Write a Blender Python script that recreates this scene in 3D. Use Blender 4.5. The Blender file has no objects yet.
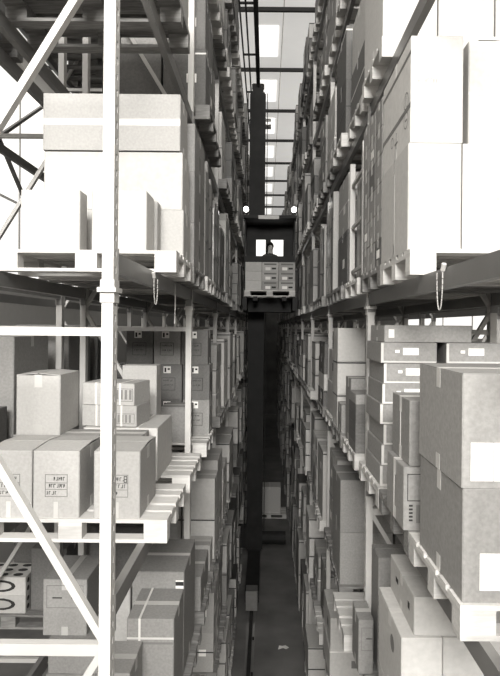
import bpy, bmesh, math, random
from mathutils import Vector, Matrix

# ------------------------------------------------------------------ camera, world, light, exposure
scene = bpy.context.scene
col = scene.collection
EYE = 6.5                      # the camera stands on a gantry 6.5 m above the warehouse floor
F = 560.0                      # focal length in pixels of the 500 x 676 frame

cam_d = bpy.data.cameras.new('camera')
cam_d.sensor_fit = 'AUTO'; cam_d.sensor_width = 36.0
cam_d.lens = F / 676.0 * 36.0
cam_d.shift_x = -16.0 / 676.0
cam_d.shift_y = -11.0 / 676.0
cam_d.clip_start = 0.05; cam_d.clip_end = 200
cam = bpy.data.objects.new('camera', cam_d); col.objects.link(cam)
cam.location = (0, 0, EYE)
cam.rotation_euler = (math.pi / 2, math.radians(-0.5), 0)
scene.camera = cam

world = bpy.data.worlds.new('world'); scene.world = world
world.use_nodes = True
bg = world.node_tree.nodes['Background']
bg.inputs['Color'].default_value = (1.0, 0.985, 0.95, 1)
bg.inputs['Strength'].default_value = 0.0

def area(name, loc, rot, sx, sy, power):
    l = bpy.data.lights.new(name, 'AREA'); l.shape = 'RECTANGLE'; l.size = sx; l.size_y = sy
    l.energy = power; l.color = (1.0, 0.985, 0.955)
    o = bpy.data.objects.new(name, l); col.objects.link(o)
    o.location = loc; o.rotation_euler = rot
    return o
# added front light, set in an unseen made-up end window behind the camera
area('added_front_light', (-0.3, -8.85, EYE + 5.1), (math.radians(70), 0, 0), 5.6, 3.2, 4300)

vs = scene.view_settings
vs.view_transform = 'Standard'; vs.look = 'None'; vs.gamma = 1.0
vs.use_curve_mapping = False
vs.exposure = 0.0

# ------------------------------------------------------------------ materials
TINT = (1.0, 0.975, 0.935)
def mat(name, g, rough=0.8, metal=0.0, noise=0.12, scale=6.0, bump=0.0, bscale=120.0, stretch=None, emit=0.0, spec=0.3, stain=0.0):
    m = bpy.data.materials.new(name); m.use_nodes = True
    nt = m.node_tree; n = nt.nodes; L = nt.links
    b = n['Principled BSDF']
    b.inputs['Roughness'].default_value = rough; b.inputs['Metallic'].default_value = metal
    b.inputs['Specular IOR Level'].default_value = spec
    tc = n.new('ShaderNodeTexCoord'); mp = n.new('ShaderNodeMapping')
    L.new(tc.outputs['Object'], mp.inputs['Vector'])
    if stretch: mp.inputs['Scale'].default_value = stretch
    nz = n.new('ShaderNodeTexNoise'); nz.inputs['Scale'].default_value = scale; nz.inputs['Detail'].default_value = 5
    L.new(mp.outputs['Vector'], nz.inputs['Vector'])
    rp = n.new('ShaderNodeValToRGB')
    lo = max(0.0, g * (1 - noise)); hi = min(1.0, g * (1 + noise))
    rp.color_ramp.elements[0].position = 0.3; rp.color_ramp.elements[1].position = 0.7
    rp.color_ramp.elements[0].color = (lo * TINT[0], lo * TINT[1], lo * TINT[2], 1)
    rp.color_ramp.elements[1].color = (hi * TINT[0], hi * TINT[1], hi * TINT[2], 1)
    L.new(nz.outputs['Fac'], rp.inputs['Fac'])
    # every object gets a slightly different tone of its material
    oi = n.new('ShaderNodeObjectInfo'); hsv = n.new('ShaderNodeHueSaturation')
    mr = n.new('ShaderNodeMapRange'); mr.inputs['To Min'].default_value = 0.86; mr.inputs['To Max'].default_value = 1.12
    L.new(oi.outputs['Random'], mr.inputs['Value']); L.new(mr.outputs['Result'], hsv.inputs['Value'])
    L.new(rp.outputs['Color'], hsv.inputs['Color']); L.new(hsv.outputs['Color'], b.inputs['Base Color'])
    if bump > 0:
        bn = n.new('ShaderNodeTexNoise'); bn.inputs['Scale'].default_value = bscale
        L.new(mp.outputs['Vector'], bn.inputs['Vector'])
        bp = n.new('ShaderNodeBump'); bp.inputs['Strength'].default_value = bump; bp.inputs['Distance'].default_value = 0.004
        L.new(bn.outputs['Fac'], bp.inputs['Height']); L.new(bp.outputs['Normal'], b.inputs['Normal'])
    if emit > 0:
        b.inputs['Emission Color'].default_value = (1.0, 0.985, 0.95, 1)
        b.inputs['Emission Strength'].default_value = emit
    return m

M = {
 'white':   mat('white_carton', 0.47, noise=0.06, scale=30, bump=0.15, bscale=40),
 'light':   mat('light_carton', 0.37, noise=0.07, scale=55, bump=0.2, bscale=60),
 'mid':     mat('mid_carton', 0.25, noise=0.11, scale=55, bump=0.2, bscale=60),
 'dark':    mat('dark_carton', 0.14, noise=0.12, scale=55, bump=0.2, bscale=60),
 'tape':    mat('packing_tape', 0.42, rough=0.35, noise=0.05),
 'tape_pale': mat('pale_tape', 0.52, rough=0.35, noise=0.05),
 'paper':   mat('paper_label', 0.82, noise=0.03),
 'ink':     mat('black_ink', 0.03, noise=0.1),
 'greyink': mat('grey_ink', 0.16, noise=0.1),
 'strap':   mat('plastic_strap', 0.05, rough=0.4),
 'strap_pale': mat('pale_strap', 0.6, rough=0.4),
 'wood':    mat('pallet_wood', 0.20, noise=0.3, scale=5, stretch=(1.5, 12, 12), bump=0.3, bscale=30),
 'wood_new': mat('pale_pallet_wood', 0.50, noise=0.10, scale=5, stretch=(1.5, 12, 12), bump=0.25, bscale=30),
 'post':    mat('light_grey_rack_paint', 0.48, rough=0.5, noise=0.06, scale=3),
 'beam':    mat('grey_rack_beam_paint', 0.16, rough=0.35, noise=0.10, scale=3, spec=0.5),
 'dark_steel': mat('dark_steel', 0.02, rough=0.6, noise=0.25, scale=4, spec=0.2),
 'steel':   mat('worn_steel', 0.30, rough=0.35, metal=0.6, noise=0.15),
 'floor':   mat('dark_concrete', 0.13, rough=0.6, noise=0.3, scale=1.3, bump=0.1, spec=0.4),
 'wall':    mat('pale_wall_panel', 0.45, noise=0.03),
 'endwall': mat('dark_end_wall', 0.14, noise=0.3, scale=1.5),
 'roof':    mat('translucent_roof_panel', 0.62, noise=0.05, scale=2, emit=0.42),
 'roofdeck': mat('roof_deck', 0.5),
 'sky':     mat('daylit_glazing', 0.8, noise=0.02, emit=1.0),
 'roofsky': mat('daylit_skylight', 0.8, noise=0.02, emit=1.0),
 'lamp':    mat('lamp_glass', 0.9, emit=5.0),
 'foil':    mat('stretch_wrapped_goods', 0.42, rough=0.25, noise=0.4, scale=9, bump=0.6, bscale=18, spec=0.6),
 'skin':    mat('skin', 0.40, noise=0.05),
 'hair':    mat('dark_hair', 0.025),
 'jacket':  mat('dark_jacket', 0.05),
}

# ------------------------------------------------------------------ mesh helpers
class MB:
    """collects boxes and prisms into one mesh"""
    def __init__(s): s.v = []; s.f = []; s.mi = []; s.mats = []
    def slot(s, m):
        if m not in s.mats: s.mats.append(m)
        return s.mats.index(m)
    def hexa(s, p, m):
        i = len(s.v); s.v += [tuple(q) for q in p]; k = s.slot(m)
        for f in ((0, 3, 2, 1), (4, 5, 6, 7), (0, 1, 5, 4), (1, 2, 6, 5), (2, 3, 7, 6), (3, 0, 4, 7)):
            s.f.append(tuple(i + a for a in f)); s.mi.append(k)
        return s
    def box(s, x0, x1, y0, y1, z0, z1, m):
        return s.hexa([(x0, y0, z0), (x1, y0, z0), (x1, y1, z0), (x0, y1, z0), (x0, y0, z1), (x1, y0, z1), (x1, y1, z1), (x0, y1, z1)], m)
    def bar(s, a, b, w, h, m, up=(0, 0, 1)):
        a = Vector(a); b = Vector(b); d = (b - a).normalized()
        u = d.cross(Vector(up))
        if u.length < 1e-4: u = d.cross(Vector((1, 0, 0)))
        u.normalize(); v = u.cross(d).normalized(); u = u * w / 2; v = v * h / 2
        return s.hexa([a - u - v, a + u - v, b + u - v, b - u - v, a - u + v, a + u + v, b + u + v, b - u + v], m)
    def tube(s, pts, r, m, seg=8, close=False):
        k = s.slot(m); rings = []; pts = [Vector(p) for p in pts]; n = len(pts)
        for j, p in enumerate(pts):
            if close: d = pts[(j + 1) % n] - pts[j - 1]
            else: d = pts[min(j + 1, n - 1)] - pts[max(j - 1, 0)]
            d.normalize()
            u = d.cross(Vector((0, 0, 1)))
            if u.length < 1e-3: u = d.cross(Vector((1, 0, 0)))
            u.normalize(); w = u.cross(d)
            i = len(s.v); rings.append(i)
            for q in range(seg):
                a = 2 * math.pi * q / seg
                s.v.append(tuple(p + u * math.cos(a) * r + w * math.sin(a) * r))
        for j in range(n if close else n - 1):
            a, b = rings[j], rings[(j + 1) % n]
            for q in range(seg):
                s.f.append((a + q, a + (q + 1) % seg, b + (q + 1) % seg, b + q)); s.mi.append(k)
        if not close:
            s.f.append(tuple(rings[0] + q for q in reversed(range(seg)))); s.mi.append(k)
            s.f.append(tuple(rings[-1] + q for q in range(seg))); s.mi.append(k)
        return s
    def cyl(s, a, b, r, m, seg=14): return s.tube([a, b], r, m, seg)
    def mesh(s, name):
        me = bpy.data.meshes.new(name); me.from_pydata(s.v, [], s.f)
        for m in s.mats: me.materials.append(M[m])
        me.polygons.foreach_set('material_index', s.mi); me.update()
        return me
    def build(s, name, parent=None, loc=None):
        return link(name, s.mesh(name), parent, loc)

def link(name, me, parent=None, loc=None, rz=0.0):
    o = bpy.data.objects.new(name, me); col.objects.link(o)
    if parent is not None: o.parent = parent
    if loc is not None: o.location = loc
    if rz: o.rotation_euler = (0, 0, rz)
    return o
def empty(name, loc, rz=0.0): return link(name, None, None, loc, rz)
def tag(o, label, cat, group=None):
    o['label'] = label; o['category'] = cat
    if group: o['group'] = group
    return o
def struct(o, label=None, cat=None):
    o['kind'] = 'structure'
    if label: o['label'] = label
    if cat: o['category'] = cat
    return o
def stuff(o): o['kind'] = 'stuff'; return o

ORD = ['first', 'second', 'third', 'fourth', 'fifth', 'sixth', 'seventh', 'eighth', 'ninth', 'tenth', 'eleventh', 'twelfth',
       'thirteenth', 'fourteenth', 'fifteenth', 'sixteenth', 'seventeenth', 'eighteenth', 'nineteenth', 'twentieth']

# ------------------------------------------------------------------ rack geometry (metres; Z of each level = top of its beams)
LP, RP = 2.71, 1.82            # y of the first post in view, left and right rack
LB, RB = 2.81, 2.95            # bay length
L_EDGE, R_EDGE = -0.60, 0.79   # aisle edge of the pallets
L_POST, R_POST = -0.73, 0.86   # aisle face of the posts
L_LEV = {'floor': 0.06, 'b3': EYE - 4.74, 'b2': EYE - 3.04, 'b1': EYE - 1.342, 'a1': EYE + 0.358, 'a2': EYE + 2.08, 'a3': EYE + 3.76, 'a4': EYE + 5.4}
R_LEV = {'floor': 0.06, 'b3': EYE - 4.44, 'b2': EYE - 2.85, 'b1': EYE - 1.256, 'a1': EYE + 0.295, 'a2': EYE + 1.89, 'a3': EYE + 3.53, 'a4': EYE + 5.15}
LEVTXT = {'floor': 'floor level', 'b3': 'third shelf below eye', 'b2': 'second shelf below eye', 'b1': 'first shelf below eye',
          'a1': 'first shelf above eye', 'a2': 'second shelf above eye', 'a3': 'third shelf above eye', 'a4': 'top shelf'}
NBAY = 13
YEND = 42.0

# ------------------------------------------------------------------ the hall
W = 6.6
struct(MB().box(-W, W, -9.2, YEND + .2, -0.2, 0.0, 'floor').build('floor'), 'dark worn concrete floor of the warehouse aisle', 'floor')
struct(MB().box(-W, W, YEND, YEND + .2, 0, 13.9, 'endwall').build('wall_back'), 'dark end wall at the far end of the aisle', 'wall')
# end wall behind the camera with an opening added for the front light
wf = MB()
WX0, WX1, WZ0, WZ1 = -3.2, 2.6, EYE + 3.3, EYE + 6.9
wf.box(-W, WX0, -9.2, -9.0, 0, 13.9, 'endwall').box(WX1, W, -9.2, -9.0, 0, 13.9, 'endwall')
wf.box(WX0, WX1, -9.2, -9.0, 0, WZ0, 'endwall').box(WX0, WX1, -9.2, -9.0, WZ1, 13.9, 'endwall')
struct(wf.build('wall_front'), 'dark end wall around the added window behind the viewpoint', 'wall')

def side_wall(side):
    s = -1 if side == 'left' else 1
    xa, xb = (s * W, s * (W + 0.2))
    x0, x1 = min(xa, xb), max(xa, xb)
    w = empty('wall_' + side, (0, 0, 0)); struct(w, 'pale %s side wall of daylit glazing above a solid plinth' % side, 'wall')
    zs = EYE + 1.0 if side == 'left' else EYE - .3
    ya, yb = 9.0, 27.0                                # the glazed stretch of the wall
    MB().box(x0, x1, -9.2, YEND + .2, 0, zs, 'wall').build('wall_plinth', w)
    MB().box(x0, x1, -9.2, YEND + .2, 13.3, 13.9, 'wall').build('wall_head', w)
    MB().box(x0, x1, -9.2, ya, zs, 13.3, 'wall').build('wall_panel', w); MB().box(x0, x1, yb, YEND + .2, zs, 13.3, 'wall').build('wall_panel', w)
    pane = MB().box(x0 + .05, x1 - .05, 0.03, 2.97, zs, 9.7, 'sky').mesh('glazing_pane')
    pane2 = MB().box(x0 + .05, x1 - .05, 0.03, 2.97, 9.76, 13.3, 'sky').mesh('glazing_pane')
    mul = MB().box(x0 + .02, x1 - .02, -0.03, 0.03, zs, 13.3, 'wall').mesh('mullion')
    y = ya
    while y < yb - .1:
        link('glazing_pane', pane, w, (0, y, 0)); link('glazing_pane', pane2, w, (0, y, 0)); link('mullion', mul, w, (0, y, 0))
        y += 3.0
    MB().box(x0 + .02, x1 - .02, ya, yb, 9.7, 9.76, 'wall').build('transom', w)
side_wall('left'); side_wall('right')

ce = empty('ceiling', (0, 0, 0)); struct(ce, 'pale panelled roof with skylights and dark purlins', 'ceiling')
ZC = EYE + 7.3
pn = MB().box(-1.085, 1.085, -1.485, 1.485, 0.0, 0.08, 'roof').mesh('roof_panel')
sk = MB().box(-1.085, 1.085, -1.485, 1.485, 0.0, 0.08, 'roof').box(-0.55, 0.55, -1.0, 1.0, -0.05, 0.0, 'roofsky').mesh('skylight_panel')
sa = MB().box(-1.085, 1.085, -1.485, 1.485, 0.0, 0.08, 'roof').box(0.45, 1.0, -0.75, 0.75, -0.04, 0.0, 'roofsky').mesh('skylight_panel')
pu = MB().box(-W, W, -0.035, 0.035, -0.09, 0.0, 'dark_steel').mesh('purlin')
k = 0
y = -6.7
while y < YEND:
    for c in range(6):
        x = -5.5 + 2.2 * c + 0.35
        sky_here = c in (0, 2, 5)
        link('skylight_panel' if sky_here else 'roof_panel', sa if c == 2 else sk if sky_here else pn, ce, (x, y, ZC))
    link('purlin', pu, ce, (0, y + 1.5 - .0, ZC))
    y += 3.0; k += 1
MB().box(-W, W, -9.2, YEND + .2, ZC + .1, ZC + .25, 'roofdeck').build('roof_deck', ce)

# ------------------------------------------------------------------ pallet racks
def post_mesh(w, d, h, slots, side):
    """C section upright: web towards the aisle with slots, two flanges"""
    b = MB(); t = 0.006
    xo, xi = (w / 2, -w / 2)            # web sits at +x (left rack); mirrored for the right one
    def bx(x0, x1, y0, y1, z0, z1):
        if side == 'right': x0, x1 = -x1, -x0
        b.box(x0, x1, y0, y1, z0, z1, 'post')
    bx(xi, xo - t, -d / 2, -d / 2 + t, 0, h); bx(xi, xo - t, d / 2 - t, d / 2, 0, h)
    if not slots: bx(xo - t, xo, -d / 2, d / 2, 0, h)
    else:
        bx(xo - t, xo, -d / 2, -0.012, 0, h); bx(xo - t, xo, 0.012, d / 2, 0, h)
        z = 0.0
        while z < h:
            bx(xo - t, xo, -0.012, 0.012, z, min(h, z + 0.045)); z += 0.078
        bx(xi + 0.01, xi + 0.014, -d / 2 + t, d / 2 - t, 0, h)      # lipped back of the section
    return b.mesh('post')

def build_rack(name, label, side, xf, depth, y_first, bay, k0, k1, levels, levels_near=None, slots_to=3, htop=0.35):
    s = -1 if side == 'left' else 1                   # direction away from the aisle
    r = empty(name, (0, 0, 0)); tag(r, label, 'rack')
    top = max(levels.values()) + htop
    w, d = 0.055, 0.08
    pm0 = post_mesh(w, d, top, False, side); pm1 = post_mesh(w, d, top, True, side)
    xa = xf + s * w / 2; xb = xf + s * (depth - w / 2)
    foot = MB().box(-.07, .07, -.07, .07, 0, .012, 'beam').mesh('base_plate')
    collar = MB().box(-.045, .045, -.06, .06, 0, .022, 'post').box(-.034, .034, -.046, .046, -.05, .06, 'post').mesh('splice_collar')
    x0, x1 = sorted((xa, xb))
    strut = MB().box(x0, x1, -.02, .02, -.02, .02, 'post').mesh('strut')
    lowstrut = MB().box(x0, x1, -.022, .022, -.028, .028, 'post').mesh('strut')
    def diag(za, zb):
        return MB().bar((xa, 0, za), (xb, 0, zb), 0.035, 0.045, 'post', up=(0, 1, 0)).mesh('diagonal_brace')
    D1 = diag(-0.85, 0.85); D2 = diag(0.85, -0.85)
    for k in range(k0, k1 + 1):
        y = y_first + bay * k
        near = (k <= slots_to)
        for xx, fr in ((xa, True), (xb, False)):
            p = link('post', pm1 if (near and fr) else pm0, r, (xx, y, 0))
            if near:
                link('base_plate', foot, p, (0, 0, 0))
                if fr: link('splice_collar', collar, p, (0, 0, EYE + 0.16))
        n = 0
        for zc in (EYE - 5.75, EYE - 4.05, EYE - 2.39 + .0, EYE - 0.69, EYE + 1.01, EYE + 2.71, EYE + 4.41):
            link('diagonal_brace', D1 if n % 2 else D2, r, (0, y, zc - .0)); n += 1
        for zz, mm in ((EYE - 4.9, strut), (EYE - 3.3, strut), (EYE - 1.56, lowstrut), (EYE - 0.03, strut), (EYE + 1.86, strut), (EYE + 3.5, strut), (EYE + 5.2, strut)):
            link('strut', mm, r, (0, y, zz))
    bm_len = bay - d - 0.004
    bmesh_f = MB().box(-.022, .022, 0, bm_len, -.10, 0, 'beam')
    xfr = xf + s * (w / 2); xbk = xf + s * (depth - w / 2)
    bmesh_f.box(-.03, .03, 0.0, .012, -.16, .02, 'beam').box(-.03, .03, bm_len - .012, bm_len, -.16, .02, 'beam')
    bme = bmesh_f.mesh('beam')
    for k in range(k0, k1):
        y = y_first + bay * k + d / 2 + .002
        for lv, z in levels.items():
            if lv == 'floor': continue
            if levels_near and k < levels_near[0] and lv in levels_near[1]: continue
            link('beam', bme, r, (xfr, y, z)); link('beam', bme, r, (xbk, y, z))
    return r
build_rack('pallet_rack', 'tall light grey pallet rack lining the left side of the aisle', 'left', L_POST, 1.09, LP, LB, 0, NBAY, L_LEV)
build_rack('pallet_rack', 'tall light grey pallet rack lining the right side of the aisle', 'right', R_POST, 1.09, RP, RB, 0, NBAY, R_LEV)
rl = build_rack('pallet_rack', 'second pallet rack standing back to back behind the left aisle rack', 'left', -2.0, 1.1, LP, LB, 0, 6, L_LEV, slots_to=-1)
build_rack('pallet_rack', 'second pallet rack standing back to back behind the right aisle rack', 'right', 2.12, 1.1, RP, RB, 0, 6, R_LEV, slots_to=-1)

for (ya_, za_, yb_, zb_) in ((5.55, 1.5, 8.3, 3.35), (5.55, 3.05, 8.3, .9), (2.75, 3.3, 5.5, 1.5), (2.75, -.2, 5.5, 1.5)):
    MB().bar((-3.18, ya_, EYE + za_), (-3.18, yb_, EYE + zb_), .04, .04, 'beam').build('cross_brace', rl)

# ------------------------------------------------------------------ pallets
PH = 0.144
def pallet_meshes(w):
    """euro pallet, 1.2 m along X, 0.8 m along Y; origin at the base centre"""
    return dict(
        deck=[(MB().box(-.6, .6, -b / 2, b / 2, -.022, 0, w).mesh('deck_board'), yy) for b, yy in ((.145, -.3275), (.10, -.1685), (.145, 0), (.10, .1685), (.145, .3275))],
        cross=MB().box(-.0725, .0725, -.4, .4, -.022, 0, w).mesh('cross_board'),
        block=MB().box(-.0725, .0725, -.05, .05, 0, .078, w).mesh('block'),
        foot=MB().box(-.6, .6, -.05, .05, 0, .022, w).mesh('bottom_board'))
PMESH = {w: pallet_meshes(w) for w in ('wood', 'wood_new')}
def single_pallet(b, cx, cy, z, w):
    for bw, yy in ((.145, -.3275), (.10, -.1685), (.145, 0), (.10, .1685), (.145, .3275)):
        b.box(cx - .6, cx + .6, cy + yy - bw / 2, cy + yy + bw / 2, z + PH - .022, z + PH, w)
    for xx in (-.5275, 0, .5275):
        b.box(cx + xx - .0725, cx + xx + .0725, cy - .4, cy + .4, z + .1, z + PH - .022, w)
        for yy in (-.35, 0, .35):
            b.box(cx + xx - .0725, cx + xx + .0725, cy + yy - .05, cy + yy + .05, z + .022, z + .1, w)
    for yy in (-.35, 0, .35): b.box(cx - .6, cx + .6, cy + yy - .05, cy + yy + .05, z, z + .022, w)
PSINGLE = {}
for w_ in ('wood', 'wood_new'):
    b_ = MB(); single_pallet(b_, 0, 0, 0, w_); PSINGLE[w_] = b_.mesh('pallet')
def pallet(cx, cy, z, label, w='wood', parts=True, group='wooden pallets on the racks'):
    if not parts:
        return tag(link('pallet', PSINGLE[w], None, (cx, cy, z)), label, 'pallet', group)
    r = empty('pallet', (cx, cy, z)); tag(r, label, 'pallet', group)
    P = PMESH[w]
    for me, yy in P['deck']: link('deck_board', me, r, (0, yy, PH))
    for xx in (-.5275, 0, .5275):
        link('cross_board', P['cross'], r, (xx, 0, PH - .022))
        for yy in (-.35, 0, .35): link('block', P['block'], r, (xx, yy, .022))
    for yy in (-.35, 0, .35): link('bottom_board', P['foot'], r, (0, yy, 0))
    return r

# ------------------------------------------------------------------ cartons
CCACHE = {}
def carton_parts(w, d, h, m, tape, axis, lift):
    key = (round(w, 3), round(d, 3), round(h, 3), m, tape, axis, lift)
    if key in CCACHE: return CCACHE[key]
    e = 0.004; t = 0.005
    body = MB()
    c = 0.006                                        # softened vertical edges
    ring = [(-w/2 + c, -d/2), (w/2 - c, -d/2), (w/2, -d/2 + c), (w/2, d/2 - c), (w/2 - c, d/2), (-w/2 + c, d/2), (-w/2, d/2 - c), (-w/2, -d/2 + c)]
    hb = h - t
    body.v = [(x, y, 0) for x, y in ring] + [(x, y, hb) for x, y in ring]
    kk = body.slot(m)
    for i in range(8):
        j = (i + 1) % 8; body.f.append((i, j, 8 + j, 8 + i)); body.mi.append(kk)
    body.f.append(tuple(range(7, -1, -1))); body.mi.append(kk); body.f.append(tuple(range(8, 16))); body.mi.append(kk)
    fl = []
    for sgn in (-1, 1):
        f = MB(); L_ = lift
        if axis == 'y':      # seam runs along Y, flaps hinge on the x sides
            xo = sgn * (w/2 - .002); xi = sgn * e
            a, b2 = (xi, xo) if xi < xo else (xo, xi)
            za = L_ if a == xi else 0.0; zb = L_ if b2 == xi else 0.0
            f.hexa([(a, -d/2 + .002, hb + za), (b2, -d/2 + .002, hb + zb), (b2, d/2 - .002, hb + zb), (a, d/2 - .002, hb + za),
                    (a, -d/2 + .002, h + za), (b2, -d/2 + .002, h + zb), (b2, d/2 - .002, h + zb), (a, d/2 - .002, h + za)], m)
        else:
            yo = sgn * (d/2 - .002); yi = sgn * e
            a, b2 = (yi, yo) if yi < yo else (yo, yi)
            za = L_ if a == yi else 0.0; zb = L_ if b2 == yi else 0.0
            f.hexa([(-w/2 + .002, a, hb + za), (w/2 - .002, a, hb + za), (w/2 - .002, b2, hb + zb), (-w/2 + .002, b2, hb + zb),
                    (-w/2 + .002, a, h + za), (w/2 - .002, a, h + za), (w/2 - .002, b2, h + zb), (-w/2 + .002, b2, h + zb)], m)
        fl.append(f)
    tp = None; tps = []
    if tape:
        tp = MB(); tw = 0.027; dn = min(.09, h * .3); o = .0012
        if axis == 'y':
            if lift < .003: tp.box(-tw, tw, -d/2 - o, d/2 + o, h, h + o, tape)
            tp.box(-tw, tw, -d/2 - o, -d/2, h - dn, h, tape); tp.box(-tw, tw, d/2, d/2 + o, h - dn, h, tape)
            tp.box(-tw, tw, -d/2 - o, -d/2, 0.0, dn * .8, tape)
        else:
            if lift < .003: tp.box(-w/2 - o, w/2 + o, -tw, tw, h, h + o, tape)
            tp.box(-w/2 - o, -w/2, -tw, tw, h - dn, h, tape); tp.box(w/2, w/2 + o, -tw, tw, h - dn, h, tape)
            tp.box(w/2, w/2 + o, -tw, tw, 0.0, dn * .8, tape); tp.box(-w/2 - o, -w/2, -tw, tw, 0.0, dn * .8, tape)
    if tp:
        nb = len(tp.v) // 8                          # boxes; the ones that do not touch become tapes of their own
        grp = [[q] for q in range(nb)] if lift >= .003 else [[q for q in range(3)]] + [[q] for q in range(3, nb)]
        for g in grp:
            t_ = MB()
            for q in g: t_.hexa(tp.v[8 * q:8 * q + 8], tape)
            tps.append(t_.mesh('tape'))
    res = dict(body=body.mesh('body'), flaps=[f.mesh('flap') for f in fl], tape=tps)
    # the same in one mesh, for cartons too small in view to show parts
    one = MB(); one.v = list(body.v); one.f = list(body.f); one.mi = list(body.mi); one.mats = list(body.mats)
    for q in fl + ([tp] if tp else []):
        off = len(one.v); one.v += q.v
        for f, mi in zip(q.f, q.mi): one.f.append(tuple(a + off for a in f)); one.mi.append(one.slot(q.mats[mi]))
    res['one'] = one.mesh('carton')
    CCACHE[key] = res
    return res

def carton(x0, y0, z0, w, d, h, m, label, tape='tape', axis='y', lift=0.0, detail=True, rz=0.0, group=None, name='carton', cat='carton'):
    """x0, y0 = lowest x and y of the footprint, z0 = base"""
    P = carton_parts(w, d, h, m, tape, axis, lift)
    loc = (x0 + w / 2, y0 + d / 2, z0)
    if not detail:
        return tag(link(name, P['one'], None, loc, rz), label, cat, group)
    r = empty(name, loc, rz); tag(r, label, cat, group)
    link('body', P['body'], r)
    for f in P['flaps']: link('flap', f, r)
    for t_ in P['tape']: link('tape', t_, r)
    r['dims'] = (w, d, h)
    return r
def on_front(r, name, items, lab=None):
    """flat print on the face towards the camera: items = (x0, x1, z0, z1, material), x from the left edge, z from the base"""
    w, d, h = r['dims']; b = MB()
    for i, (x0, x1, z0, z1, m) in enumerate(items):
        o = .0012 + .0006 * (i > 0)
        b.box(-w/2 + x0, -w/2 + x1, -d/2 - o, -d/2 - .0002, z0, z1, m)
    o = b.build(name, r)
    if lab: o['label'] = lab
    return o
def on_side(r, name, items, sgn, lab=None):
    """the same on the aisle face (sgn = +1: +x face); y measured from the near edge"""
    w, d, h = r['dims']; b = MB()
    for i, (y0, y1, z0, z1, m) in enumerate(items):
        o = .0012 + .0006 * (i > 0)
        a, c = sorted((sgn * (w/2 + .0002), sgn * (w/2 + o)))
        b.box(a, c, -d/2 + y0, -d/2 + y1, z0, z1, m)
    o = b.build(name, r)
    if lab: o['label'] = lab
    return o
def straps(r, ats, m='strap', axis='z'):
    """bands around a carton: axis 'z' = horizontal bands at heights, 'x' = vertical bands across the top, at x offsets"""
    w, d, h = r['dims']; o = .002; sw = .008
    for a in ats:
        b = MB()
        if axis == 'z':
            b.box(-w/2 - o, w/2 + o, -d/2 - o, -d/2 - .0004, a - sw, a + sw, m); b.box(-w/2 - o, w/2 + o, d/2 + .0004, d/2 + o, a - sw, a + sw, m)
            b.box(-w/2 - o, -w/2 - .0004, -d/2, d/2, a - sw, a + sw, m); b.box(w/2 + .0004, w/2 + o, -d/2, d/2, a - sw, a + sw, m)
        elif axis == 'x':
            b.box(a - sw, a + sw, -d/2 - o, d/2 + o, h, h + o, m); b.box(a - sw, a + sw, -d/2 - o, -d/2, 0, h, m); b.box(a - sw, a + sw, d/2, d/2 + o, 0, h, m)
        else:
            b.box(-w/2 - o, w/2 + o, a - sw, a + sw, h, h + o, m); b.box(-w/2 - o, -w/2, a - sw, a + sw, 0, h, m); b.box(w/2, w/2 + o, a - sw, a + sw, 0, h, m)
        b.build('strap', r)
def frame_print(x0, x1, z0, z1, m='greyink', t=.004):
    return [(x0, x1, z0, z0 + t, m), (x0, x1, z1 - t, z1, m), (x0, x0 + t, z0, z1, m), (x1 - t, x1, z0, z1, m)]
def textline(x0, x1, z, hh, seed, m='ink'):
    """a line of small printed marks, too small to read"""
    rg = random.Random(seed); out = []; x = x0
    while x < x1:
        wd = rg.uniform(.006, .014)
        if x + wd > x1: break
        kx = rg.random()
        if kx < .35: out += [(x, x + .0035, z, z + hh, m), (x, x + wd, z + hh - .0035, z + hh, m)]
        elif kx < .7: out += [(x, x + wd, z, z + .0035, m), (x + wd - .0035, x + wd, z, z + hh, m)]
        else: out += [(x, x + wd, z + hh * .45, z + hh * .45 + .0035, m), (x, x + .0035, z, z + hh, m), (x + wd - .0035, x + wd, z + hh * .3, z + hh, m)]
        x += wd + rg.uniform(.003, .010)
    return out

LEFT, RIGHT = -1, 1
def dz(side, lv): return (L_LEV if side == LEFT else R_LEV)[lv] + PH + .001
def pl(side, lv, y0, label, w='wood', parts=True, dx=0.0):
    cx = (L_EDGE - .6 if side == LEFT else R_EDGE + .6) + dx
    z = (L_LEV if side == LEFT else R_LEV)[lv]
    return pallet(cx, y0 + .4, z + .0005, label, w, parts)
SN = {LEFT: 'left', RIGHT: 'right'}

# ---------------- left rack, first shelf above eye level: near pallets
pl(LEFT, 'a1', 3.72, 'pale wooden pallet carrying tall white cartons just behind the front left post', 'wood_new')
z = dz(LEFT, 'a1')
c = carton(-1.645, 3.74, z, .395, .155, .40, 'white', 'small white carton at the far left front of the upper left pallet', 'tape_pale')
c = carton(-1.17, 3.74, z, .365, .25, .40, 'white', 'small white carton partly hidden behind the front left post, upper pallet', 'tape_pale')
c = carton(-1.145, 4.01, z, .36, .13, .39, 'light', 'thin light carton squeezed behind the small white one on the upper left pallet', None)
c = carton(-1.66, 4.16, z, 1.04, .36, .36, 'light', 'long pale carton at the bottom of the upper left stack, behind small cartons', 'tape_pale', 'x')
c = carton(-1.66, 4.16, z + .362, 1.03, .36, .425, 'white', 'long white carton in the middle of the upper left stack', 'tape_pale', 'x')
tag(MB().box(-1.64, -.66, 4.18, 4.5, z + .7885, z + .7995, 'ink').build('shadow_gap_sheet'), 'thin dark sheet painting the shadow gap between the two long upper left cartons', 'shadow_gap')  # black sheet added to paint the shadow gap between the stacked cartons
c = carton(-1.67, 4.16, z + .80, 1.02, .36, .42, 'light', 'long light grey carton with a tape band topping the upper left stack', 'tape_pale', 'x')
on_front(c, 'tape_band', [(0, 1.02, .185, .235, 'tape_pale')])
pl(LEFT, 'a1', 4.64, 'wooden pallet with grey carton columns right before the second left post, upper shelf')
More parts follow.
